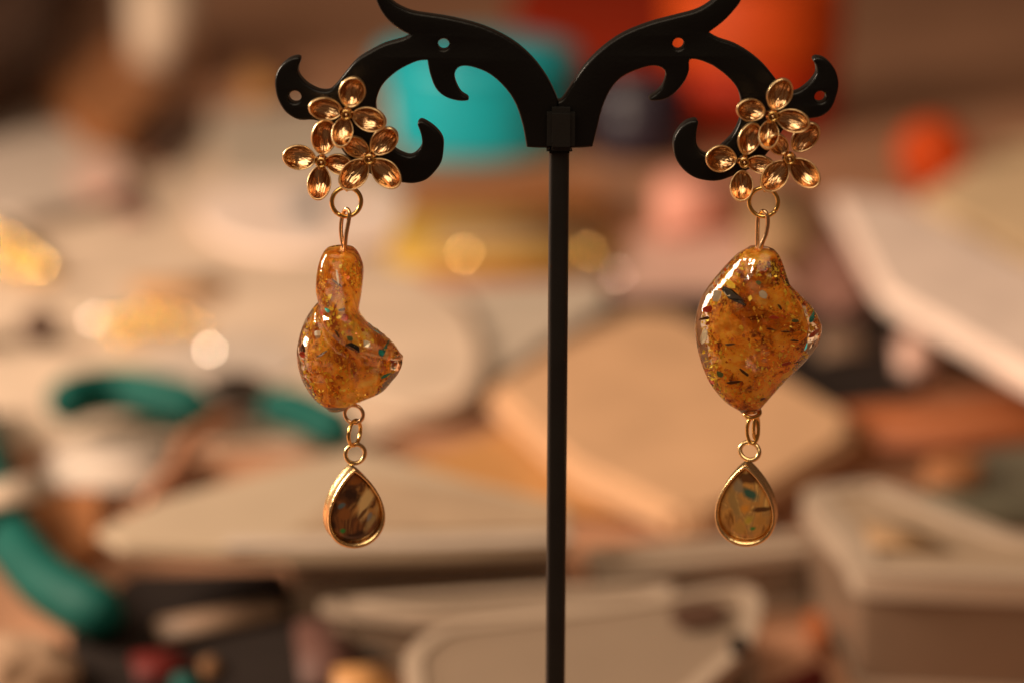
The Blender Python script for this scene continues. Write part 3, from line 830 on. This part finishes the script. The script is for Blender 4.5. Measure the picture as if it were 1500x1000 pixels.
# turquoise tub
c = onZ(702, 243, 0); r = .034
tub = empty('turquoise_tub', (c.x, c.y + r * K, 0), 'turquoise plastic tub standing behind the stand, left of the pole', 'tub')
c = Vector((c.x, c.y + r * K, 0))
bm = bmesh.new(); klathe(bm, c, [(.028, .0004), (.031, .0012), (.0345, .028), (.0345, .0290), (.0325, .0290), (.029, .004), (.002, .003)])
build('tub_body', bm, M['turq'], tub, auto=50)
bm = bmesh.new(); klathe(bm, c, [(.0345, .0292), (.0358, .0296), (.0360, .0315), (.0335, .0350), (.025, .0368), (.006, .0374)])
build('tub_lid', bm, M['turq'], tub, auto=50)
c = onZ(598, 218, 0); c = Vector((c.x, c.y + .010 * K, 0))
vial = empty('pale_vial', c, 'pale grey vial standing in front of the left side of the turquoise tub', 'vial')
bm = bmesh.new(); klathe(bm, c, [(.0090, .0004), (.0100, .002), (.0100, .018), (.0080, .0205)]); build('vial_body', bm, M['palegrey'], vial, auto=50)
bm = bmesh.new(); klathe(bm, c, [(.0085, .0207), (.0088, .021), (.0088, .027), (.0078, .028), (.003, .0282)]); build('vial_cap', bm, M['palegrey'], vial, auto=50)

# orange things
c = onZ(1112, 206, 0); r = .031; c = Vector((c.x, c.y + r * K, 0))
jar = empty('orange_jar', c, 'large red orange plastic jar standing behind the right scroll arm', 'jar')
bm = bmesh.new(); klathe(bm, c, [(.028, .0004), (.031, .002), (.031, .022), (.029, .0245), (.026, .025)])
build('jar_body', bm, M['orange_red'], jar, auto=50)
bm = bmesh.new(); klathe(bm, c, [(.0285, .0252), (.0320, .0256), (.0322, .050), (.0300, .053), (.010, .0535)])
build('jar_lid', bm, M['orange'], jar, auto=50)
slab('orange_pouch', 'flat rust orange pouch lying far behind the middle of the stand', 'pouch', [(770, -40), (1010, -60), (1040, 60), (980, 128), (850, 105), (775, 50)], .020, .0004, 'orange_red', .004, rnd=3)
c = onZ(940, 243, 0); r = .0165; c = Vector((c.x, c.y + r * K, 0))
pot = empty('navy_pot', c, 'small dark navy pot standing between the turquoise tub and the orange jar', 'pot')
bm = bmesh.new(); klathe(bm, c, [(.015, .0004), (.0165, .002), (.0165, .018), (.0155, .0195)]); build('pot_body', bm, M['navy'], pot, auto=50)
bm = bmesh.new(); klathe(bm, c, [(.0160, .0197), (.0172, .0200), (.0172, .026), (.0160, .0272), (.005, .0275)]); build('pot_lid', bm, M['navy'], pot, auto=50)
c = onZ(1368, 284, 0); r = .0118 * K
bm = bmesh.new()
bmesh.ops.create_uvsphere(bm, u_segments=32, v_segments=20, radius=r, matrix=Matrix.Translation((c.x, c.y + r * .3, r + .0002)))
for v in bm.verts:
    v.co += (v.co - Vector((c.x, c.y + r * .3, r))) * .06 * noise.noise(v.co * 400)
tag(build('orange_pompom', bm, M['orange'], None), 'small round orange pompom at the far right of the table', 'pompom')

# far left corner
slab('dark_case', 'dark brown case in the far left corner', 'case', [(-220, -120), (120, -120), (70, 20), (-40, 110), (-220, 110)], .030, .0004, 'darkbrown', .003)
slab('leather_block', 'orange brown leather wallet lying far left behind the paper', 'wallet', [(60, 125), (180, 40), (255, 130), (190, 190), (130, 195)], .012, .0004, 'leather', .003)
slab('white_carton', 'pale upright carton at the far left beside the leather wallet', 'carton', [(180, -70), (275, -75), (290, -20), (190, -10)], .040, .0004, 'beige', .003)
slab('ochre_tin', 'low ochre tin lying behind the left scroll tip', 'tin', [(350, 95), (410, 88), (425, 130), (360, 140)], .006, .0004, 'amberwood', .002)

# golden box with compartments, behind the pole
gb = empty('golden_bead_box', onZ(735, 400, 0), 'flat golden bead box lying behind the pole below the turquoise tub', 'bead box')
slab('box_tray', None, None, [(585, 300), (900, 285), (915, 380), (560, 392)], .005, .0004, 'goldcard', .001, parent=gb)
slab('box_lid', None, None, [(600, 248), (800, 242), (880, 262), (890, 288), (592, 296)], .007, .0004, 'leather', .001, parent=gb)
slab('box_edge', None, None, [(560, 394), (912, 383), (905, 402), (575, 414)], .004, .0004, 'redbrown', .0008, parent=gb)
slab('bead_strip', None, None, [(640, 335), (890, 326), (895, 352), (632, 362)], .0066, .0052, 'olive', .0005, parent=gb)

# pink, olive and mauve boxes right of centre
slab('pink_box', 'small pink box standing right of the pole under the navy pot', 'box', [(958, 252), (1066, 238), (1080, 272), (966, 290)], .016, .0004, 'pink', .002)
slab('pale_pink_tray', 'pale pink tray lying right of the pole in front of the pink box', 'tray', [(905, 345), (1080, 330), (1170, 420), (1030, 430), (900, 432)], .003, .0004, 'palepink', .001)
slab('olive_carton', 'olive brown carton lying behind the right earring wire', 'carton', [(1085, 270), (1180, 262), (1200, 340), (1100, 350)], .012, .0004, 'olive', .002)
slab('mauve_pouch', 'mauve fabric pouch lying right of the right earring bead top', 'pouch', [(1190, 305), (1265, 300), (1300, 420), (1210, 440), (1180, 380)], .008, .0004, 'mauve', .003, rnd=3)
slab('black_cloth', 'crumpled black cloth lying behind the right earring bead', 'cloth', [(880, 432), (1040, 428), (1180, 438), (1320, 430), (1350, 560), (1300, 610), (1190, 600), (1060, 480), (900, 462)], .004, .0005, 'dark', .001)
slab('pale_label', 'small pale tag lying on the black cloth', 'tag', [(1195, 485), (1270, 475), (1275, 510), (1200, 520)], .0052, .0042, 'taupe', .0003)
slab('mauve_eraser', 'small mauve eraser standing beside the black cloth under the white case', 'eraser', [(1312, 480), (1368, 478), (1372, 512), (1318, 516)], .010, .0004, 'palepink', .002)

# white case, far right, over a black block that stands in for its shadow gap
slab('shadow_gap_block', 'black block standing in for the shadow gap under the white plastic case at the right', 'tray', [(1330, 440), (1500, 500), (1700, 560), (1700, 480), (1400, 380)], .012, .0004, 'dark', .001)
slab('white_case', 'white plastic case lying tilted at the right edge', 'plastic case', [(1212, 278), (1330, 292), (1505, 385), (1700, 440), (1700, 610), (1505, 545), (1370, 468), (1290, 425)], .018, .0122, 'white_plastic', .002)
slab('cream_folder', 'cream card folder lying behind the white case at the far right', 'folder', [(1345, 285), (1480, 205), (1700, 190), (1700, 425), (1510, 375)], .010, .0004, 'cream', .001)
slab('wooden_ruler', 'red brown wooden ruler lying across the right side of the table', 'ruler', [(1180, 598), (1700, 545), (1700, 610), (1200, 648)], .006, .0004, 'redbrown', .001)

# tan leather piece
slab('amber_board', 'amber coloured wooden board partly under the tan leather piece', 'board', [(540, 690), (700, 640), (790, 598), (860, 680), (1010, 752), (820, 735), (700, 715)], .004, .0006, 'amberwood', .001)
slab('tan_leather', 'large tan leather piece lying right behind the pole', 'leather piece', [(712, 565), (800, 510), (925, 452), (1000, 458), (1120, 530), (1250, 605), (1245, 640), (1140, 705), (1040, 748), (985, 745), (830, 672)], .011, .0042, 'tan', .002)
slab('brown_strap', 'brown leather strap lying along the right side of the tan leather piece', 'strap', [(1110, 690), (1250, 625), (1290, 640), (1130, 735)], .006, .0004, 'leather', .001)

# ---- pliers with teal grips
def grip_path(px, z, r, parent, name='grip', mk='teal'):
    z, r = z * K, r * K
    pts = smooth_loop([onZ(x, y, z) for x, y in px], 6, closed=False)
    n = len(pts)
    rad = [r * (.55 + .45 * min(1, i / 4, (n - 1 - i) / 3)) for i in range(n)]
    bm = bmesh.new(); tube(bm, pts, rad, 16)
    return build(name, bm, M[mk], parent)
pl = empty('open_pliers', onZ(345, 600, 0), 'wide open pliers with teal grips lying on the paper behind the left earring', 'pliers', None)
grip_path([(300, 598), (245, 584), (180, 572), (120, 578), (90, 596)], .010, .0054, pl)
grip_path([(385, 600), (420, 598), (460, 612), (505, 636)], .010, .0050, pl)
bm = bmesh.new(); klathe(bm, onZ(345, 604, 0), [(.006, .003), (.0066, .0035), (.0066, .008), (.006, .0085)], 24); build('pivot', bm, M['steel'], pl, auto=40)
grip_path([(300, 600), (322, 606), (345, 604)], .006, .0025, pl, 'shank', 'steel')
grip_path([(345, 604), (365, 602), (390, 600)], .006, .0025, pl, 'shank', 'steel')
grip_path([(345, 606), (310, 625), (275, 650), (258, 690), (215, 735)], .012, .0022, pl, 'jaw', 'copper')
p2 = empty('near_pliers', onZ(-60, 760, 0), 'pliers with a thick curved teal grip at the lower left edge', 'pliers', None)
grip_path([(-60, 560), (-20, 690), (5, 770), (55, 840), (110, 880), (165, 905)], .010, .0053, p2)
grip_path([(-120, 560), (-170, 690), (-190, 800), (-170, 900)], .010, .0053, p2)
bm = bmesh.new(); klathe(bm, onZ(-90, 520, 0), [(.008, .003), (.0088, .004), (.0088, .013), (.008, .014)], 24); build('pivot', bm, M['steel'], p2, auto=40)

# ---- pale slabs and clear boxes in the foreground
slab('white_eraser', 'white rectangular block lying in front of the open pliers', 'block', [(62, 650), (290, 636), (268, 705), (60, 700)], .006, .0018, 'white_dull', .002)
slab('brown_strip', 'brown cork strip lying beside the near pliers', 'cork strip', [(30, 720), (150, 715), (150, 800), (90, 830), (40, 790)], .004, .0004, 'leather', .001)
slab('pale_strip', 'pale paper strip lying across the near pliers at the left edge', 'paper strip', [(-80, 720), (60, 690), (70, 725), (-80, 755)], .0172, .0165, 'beige', .0002)

def round_corners(Q, rad, n=3):
    out = []
    for i_ in range(len(Q)):
        a_, b_, c_ = Q[i_ - 1], Q[i_], Q[(i_ + 1) % len(Q)]
        r1 = min(rad, (a_ - b_).length * .4); r2 = min(rad, (c_ - b_).length * .4)
        p, q = b_ + (a_ - b_).normalized() * r1, b_ + (c_ - b_).normalized() * r2
        for k in range(n):
            t = k / (n - 1)
            out.append(p * (1 - t) ** 2 + b_ * 2 * t * (1 - t) + q * t * t)
    return out
def clear_box(name, label, cat, top, z1, z0, body=None, panel='frost_rim', wall='frost', rim=.0028, th=.0022, insert='insert'):
    """see-through box: framed lid, thin walls, dividers and a paper insert on its floor"""
    z1, z0, rim, th = z1 * K, z0 * K, rim * K, th * K
    P_ = pxs(top, z1)
    c = sum(P_, Vector()) / len(P_)
    P_ = round_corners(P_, .006)
    t = empty(name, (c.x, c.y, 0), label, cat)
    n = len(P_)
    def inset(Q, d):
        out = []
        for i_ in range(len(Q)):
            a_, b_, c_ = Q[i_ - 1], Q[i_], Q[(i_ + 1) % len(Q)]
            e1_, e2_ = (b_ - a_).xy.normalized(), (c_ - b_).xy.normalized()
            n1, n2 = Vector((-e1_.y, e1_.x)), Vector((-e2_.y, e2_.x))
            ctr = sum((q.xy for q in Q), Vector((0, 0))) / len(Q)
            if n1.dot(ctr - b_.xy) < 0: n1 = -n1
            if n2.dot(ctr - b_.xy) < 0: n2 = -n2
            m_ = (n1 + n2).normalized()
            k_ = d / max(.5, m_.dot(n1))
            out.append(Vector((b_.x + m_.x * k_, b_.y + m_.y * k_, b_.z)))
        return out
    def frame(Q, d, za, zb):
        I_ = inset(Q, d)
        bm = bmesh.new()
        rows = [[Vector((p.x, p.y, z)) for p in L_] for L_, z in ((Q, za), (Q, zb), (I_, zb), (I_, za))]
        rows = [[bm.verts.new(p) for p in rw] for rw in rows]
        for a_, b_ in zip(rows, rows[1:] + rows[:1]):
            for k in range(len(Q)):
                l_ = (k + 1) % len(Q)
                bm.faces.new((a_[k], a_[l_], b_[l_], b_[k]))
        bmesh.ops.recalc_face_normals(bm, faces=bm.faces[:])
        return bm
    B_ = pxs(body, z1) if body else inset(P_, .0012)
    zl = z1 - th
    build('lid_rim', frame(P_, rim, zl, z1), M['rim_pale'], t, auto=40)
    bm = bmesh.new(); prism(bm, inset(P_, rim + .0001), zl + .0003, z1 - .0007); build('lid_panel', bm, M[panel], t, auto=40)
    build('box_wall', frame(B_, .0011, z0 + .0009, zl - .0002), M[wall], t, auto=40)
    build('foot_rim', frame(inset(B_, -.0006), .0022, z0, z0 + .0016), M['rim_pale'], t, auto=40)
    I_ = inset(B_, .0030)
    bm = bmesh.new(); prism(bm, I_, z0 + .0004, z0 + (z1 - z0) * .45); build('paper_insert', bm, M[insert], t, auto=40)
    # upright corner posts and dividers
    for p in B_[1::3]:
        q = p + (c - p).normalized() * .0026
        bm = bmesh.new(); lathe(bm, Vector((q.x, q.y, 0)), [(.0012, z0 + .0018), (.0013, zl - .0004)], 8); build('corner_post', bm, M['rim_pale'], t)
    xs_ = [p.x for p in B_]; ys_ = [p.y for p in B_]
    return t
M['rim_pale'] = frosted('clear_plastic_edge', (.60, .46, .35), .75)
M['insert'] = mat('printed_paper_insert', (.19, .105, .066), .7, var=.85, scale=42)
M['insert_light'] = mat('pale_paper_insert', (.36, .24, .165), .7, var=.6, scale=38)
slab('plastic_cover', 'large pale plastic cover lying under the left earring pendant', 'cover',
     [(140, 775), (235, 730), (520, 654), (700, 705), (835, 738), (838, 795), (640, 806), (430, 812), (180, 800)], .0182, .0160, 'lid_cream', .0006)
clear_box('clear_bead_box', 'clear plastic bead box under the large pale cover', 'plastic box',
          [(412, 822), (838, 806), (800, 740), (440, 748)], .0156, .0004, insert='insert_light')
clear_box('long_clear_box', 'long clear plastic box lying under the right earring pendant', 'plastic box',
          [(850, 800), (1235, 772), (1262, 795), (870, 838)], .012, .0004, rim=.0035, insert='insert_light')
clear_box('front_clear_box', 'clear plastic box nearest the camera behind the pole foot', 'plastic box',
          [(590, 955), (640, 915), (900, 882), (1090, 852), (1118, 872), (1105, 940), (1000, 1030), (600, 1050)], .0125, .0004)
clear_box('low_clear_box', 'low clear plastic box between the bead box and the front box', 'plastic box',
          [(450, 880), (820, 856), (1000, 852), (960, 884), (640, 906)], .0115, .0004, insert='insert_light')
clear_box('right_plastic_box', 'taupe plastic box with a pale rim at the lower right corner', 'plastic box',
          [(1165, 715), (1285, 700), (1500, 785), (1700, 800), (1700, 850), (1500, 848), (1250, 838), (1240, 800)], .022, .0004, rim=.005, th=.0045, panel='taupe_lid', wall='taupe_clear')
slab('green_card', 'small olive brown card lying on the lid of the taupe box', 'card', [(1265, 765), (1340, 772), (1390, 800), (1275, 798)], .0228, .0222, 'olive', .0002)
c = onZ(1395, 742, 0)
bm = bmesh.new(); klathe(bm, c, [(.005, .0305 - .03), (.0062, .001), (.0062, .009), (.0052, .010), (.001, .0102)], 24)
tag(build('cork_stopper', bm, M['leather'], auto=40), 'small tan cork stopper standing beyond the taupe plastic box', 'cork')
slab('grey_pouch', 'grey green pouch lying at the right edge under the wooden ruler', 'pouch', [(1350, 690), (1470, 650), (1700, 650), (1700, 740), (1400, 735)], .006, .0004, 'greygreen', .002, rnd=3)
slab('dark_pouch', 'black pouch lying in the lower left corner behind the near pliers', 'pouch', [(190, 838), (420, 830), (440, 900), (560, 915), (590, 1100), (120, 1100), (100, 920)], .004, .0004, 'dark', .001)
slab('brown_bar', 'dim brown bar lying on the black pouch in the lower left', 'bar', [(225, 905), (410, 872), (420, 892), (235, 930)], .0062, .0042, 'taupe', .0006)
# fleece lump, red and coloured scraps
bm = bmesh.new()
bmesh.ops.create_icosphere(bm, subdivisions=4, radius=1, matrix=Matrix.Identity(4))
c = onZ(0, 1010, .004)
for v in bm.verts:
    k = 1 + .18 * noise.noise(v.co * 3) + .08 * noise.noise(v.co * 9)
    v.co = Vector((c.x + v.co.x * .017 * k, c.y + v.co.y * .015 * k, .0076 + v.co.z * .0071 * k))
tag(build('fleece_tuft', bm, M['fluff']), 'tuft of beige fleece at the bottom left corner', 'fleece')
slab('red_scrap', 'dark red scrap lying on the black pouch', 'scrap', [(190, 955), (265, 945), (285, 975), (200, 995)], .0055, .0042, 'red', .0005)
slab('teal_scrap', 'small teal scrap at the bottom edge on the black pouch', 'scrap', [(250, 985), (285, 980), (295, 1005), (255, 1012)], .0055, .0042, 'scrap_teal', .0005)
slab('tan_scrap', 'small tan scrap lying beside the red scrap', 'scrap', [(290, 965), (315, 955), (325, 975), (298, 988)], .0055, .0042, 'scrap_tan', .0005)
slab('rose_packet', 'dim rose brown packet lying left of the front clear box', 'packet', [(430, 905), (510, 900), (530, 990), (440, 1000)], .0060, .0042, 'rose_dark', .0008)
slab('amber_scrap', 'amber scrap at the bottom edge left of the front clear box', 'scrap', [(485, 975), (570, 968), (575, 1010), (490, 1015)], .0065, .0042, 'amberwood', .0005)
slab('orange_tassel', 'orange tassel lying between the front clear box and the taupe box', 'tassel', [(1178, 898), (1200, 892), (1214, 925), (1208, 950), (1192, 935)], .003, .0006, 'redbrown', .001, rnd=3)
slab('red_ribbon', 'red ribbon lying diagonally at the bottom right of the front clear box', 'ribbon', [(1110, 1010), (1200, 965), (1215, 985), (1130, 1040)], .003, .0006, 'red', .0005)

# ---- loose beads on the beige paper
GB = 'loose gold beads on the beige paper'
def bead_ball(px, py, r, mk, label, grp=GB, z=.0016):
    r, z = r * K, z * K
    c = onZ(px, py, z + r)
    bm = bmesh.new()
    seg, rn = 20, 12
    rings = [[c + Vector((r * math.sin(a) * math.cos(2 * math.pi * k / seg), r * math.sin(a) * math.sin(2 * math.pi * k / seg), -r * .86 * math.cos(a))) for k in range(seg)] for a in [R(12 + 156 * i / rn) for i in range(rn + 1)]]
    loft(bm, rings)
    return tag(build('loose_bead', bm, M[mk], auto=60), label, 'bead', grp)
for i, (x, y, r) in enumerate([(185, 470, .0030), (205, 482, .0026), (228, 468, .0028), (252, 478, .0026), (178, 492, .0024), (272, 466, .0024), (214, 455, .0024), (245, 458, .0022), (296, 480, .0022), (160, 470, .0024)]):
    bead_ball(x, y, r, 'goldbead', 'gold bead in the loose cluster on the beige paper left of the left earring bead')
for i, (x, y, r) in enumerate([(-8, 342, .0045), (22, 356, .0042), (46, 372, .0040), (66, 392, .0042), (10, 382, .0040), (34, 392, .0036)]):
    bead_ball(x, y, r, 'goldbead', 'large gold bead in the heap at the left edge of the picture', 'gold beads heaped at the left edge')
bead_ball(60, 476, .0052, 'darkbrown', 'single dark brown bead on the beige paper at the left', None)

slab('ochre_ribbon', 'ochre ribbon end lying on the beige paper above the loose gold beads', 'ribbon', [(190, 415), (330, 405), (345, 432), (200, 440)], .0028, .0017, 'amberwood', .0004)
slab('mauve_patch', 'small mauve fabric patch at the back of the beige paper', 'fabric patch', [(170, 290), (215, 285), (222, 318), (175, 322)], .0026, .0017, 'mauve', .0004)
def reflector(px, py, d, mk, label, z=.0035):  # tiny mirror discs added and tilted to throw lamp glints at the camera
    c = onZ(px, py, z * K + d * .5)
    h = ((CAM - c).normalized() + (LAMP - c).normalized()).normalized()
    q = h.to_track_quat('Z', 'Y').to_matrix().to_4x4()
    bm = bmesh.new()
    rings = [[Vector((r * math.cos(2 * math.pi * k / 20), r * math.sin(2 * math.pi * k / 20), z)) for k in range(20)] for r, z in ((d * .1, -.0002), (d * .5, -.0002), (d * .5, 0), (d * .1, 0))]
    loft(bm, rings)
    bmesh.ops.transform(bm, matrix=Matrix.Translation(c) @ q, verts=bm.verts[:])
    return tag(build('glint_reflector', bm, M[mk], smooth=False), label, 'reflector')
reflector(307, 512, .0009, 'mirror', 'brightest added sequin, on the edge of the cream pouch left of the left bead', .0066)
reflector(136, 467, .0007, 'mirror', 'added sparkling sequin at the left end of the loose gold bead cluster', .006)
reflector(245, 517, .0006, 'mirror', 'faint added sequin just left of the brightest sequin', .006)
reflector(12, 352, .0007, 'goldbead', 'added golden sequin in the heap at the left picture edge, upper one', .012)
reflector(60, 385, .0007, 'goldbead', 'added golden sequin at the right end of the heap on the left picture edge', .012)
reflector(680, 372, .0008, 'goldbead', 'added golden sequin on the bead box left of the pole', .0075)
reflector(862, 368, .0008, 'goldbead', 'added golden sequin on the bead box right of the pole', .0075)
reflector(905, 402, .0006, 'mirror', 'faint added sequin at the right front corner of the golden bead box')

slab('brown_wedge', 'dark brown folded leather wedge lying between the paper and the grey card, far left', 'leather wedge', [(195, 175), (300, 150), (290, 185), (245, 232), (215, 215)], .006, .0004, 'darkbrown', .001)
slab('white_tray', 'white shallow tray at the far left edge behind the gold heap', 'tray', [(-80, 190), (90, 180), (190, 235), (150, 290), (30, 320), (-80, 310)], .006, .0018, 'white_dull', .001)
slab('white_napkin', 'bright white napkin lying behind the wire loop of the left earring', 'napkin', [(300, 280), (460, 262), (600, 285), (590, 345), (440, 368), (310, 340)], .0042, .0018, 'white_plastic', .0006, rnd=3)
slab('mauve_thread', 'mauve thread bundle lying on the white tray', 'thread', [(105, 245), (165, 238), (190, 270), (125, 285)], .0072, .0061, 'palepink', .0004, rnd=3)
slab('blue_scrap', 'small blue grey paper scrap on the white napkin', 'scrap', [(425, 290), (470, 285), (475, 318), (430, 325)], .0050, .0043, 'greyblue', .0002)
slab('pale_dish', 'pale round dish lying on the beige paper in front of the loose gold beads', 'dish', [(200, 540), (260, 505), (340, 490), (420, 505), (430, 545), (330, 575), (240, 570)], .0065, .0061, 'white_dull', .0002, rnd=4)

slab('tracing_sheet', 'thin brownish tracing sheet lying on the large pale cover next to the pole', 'sheet', [(545, 695), (700, 715), (832, 745), (834, 772), (640, 778), (430, 775)], .0187, .0183, 'sheet_brown', .0001)
slab('clear_strip', 'narrow pale strip across the large cover under the left pendant', 'strip', [(330, 788), (640, 785), (836, 780), (836, 790), (640, 797), (330, 802)], .0190, .0184, 'white_dull', .0001)
slab('brown_token', 'dark brown token on the lid of the front clear box', 'token', [(985, 888), (1050, 878), (1062, 905), (1000, 918)], .0130, .0126, 'darkbrown', .0001, rnd=3)
slab('black_bead', 'tiny black bead on the front clear box near its right end', 'bead', [(1070, 930), (1092, 928), (1096, 944), (1074, 947)], .0142, .0126, 'dark', .0003, rnd=3)
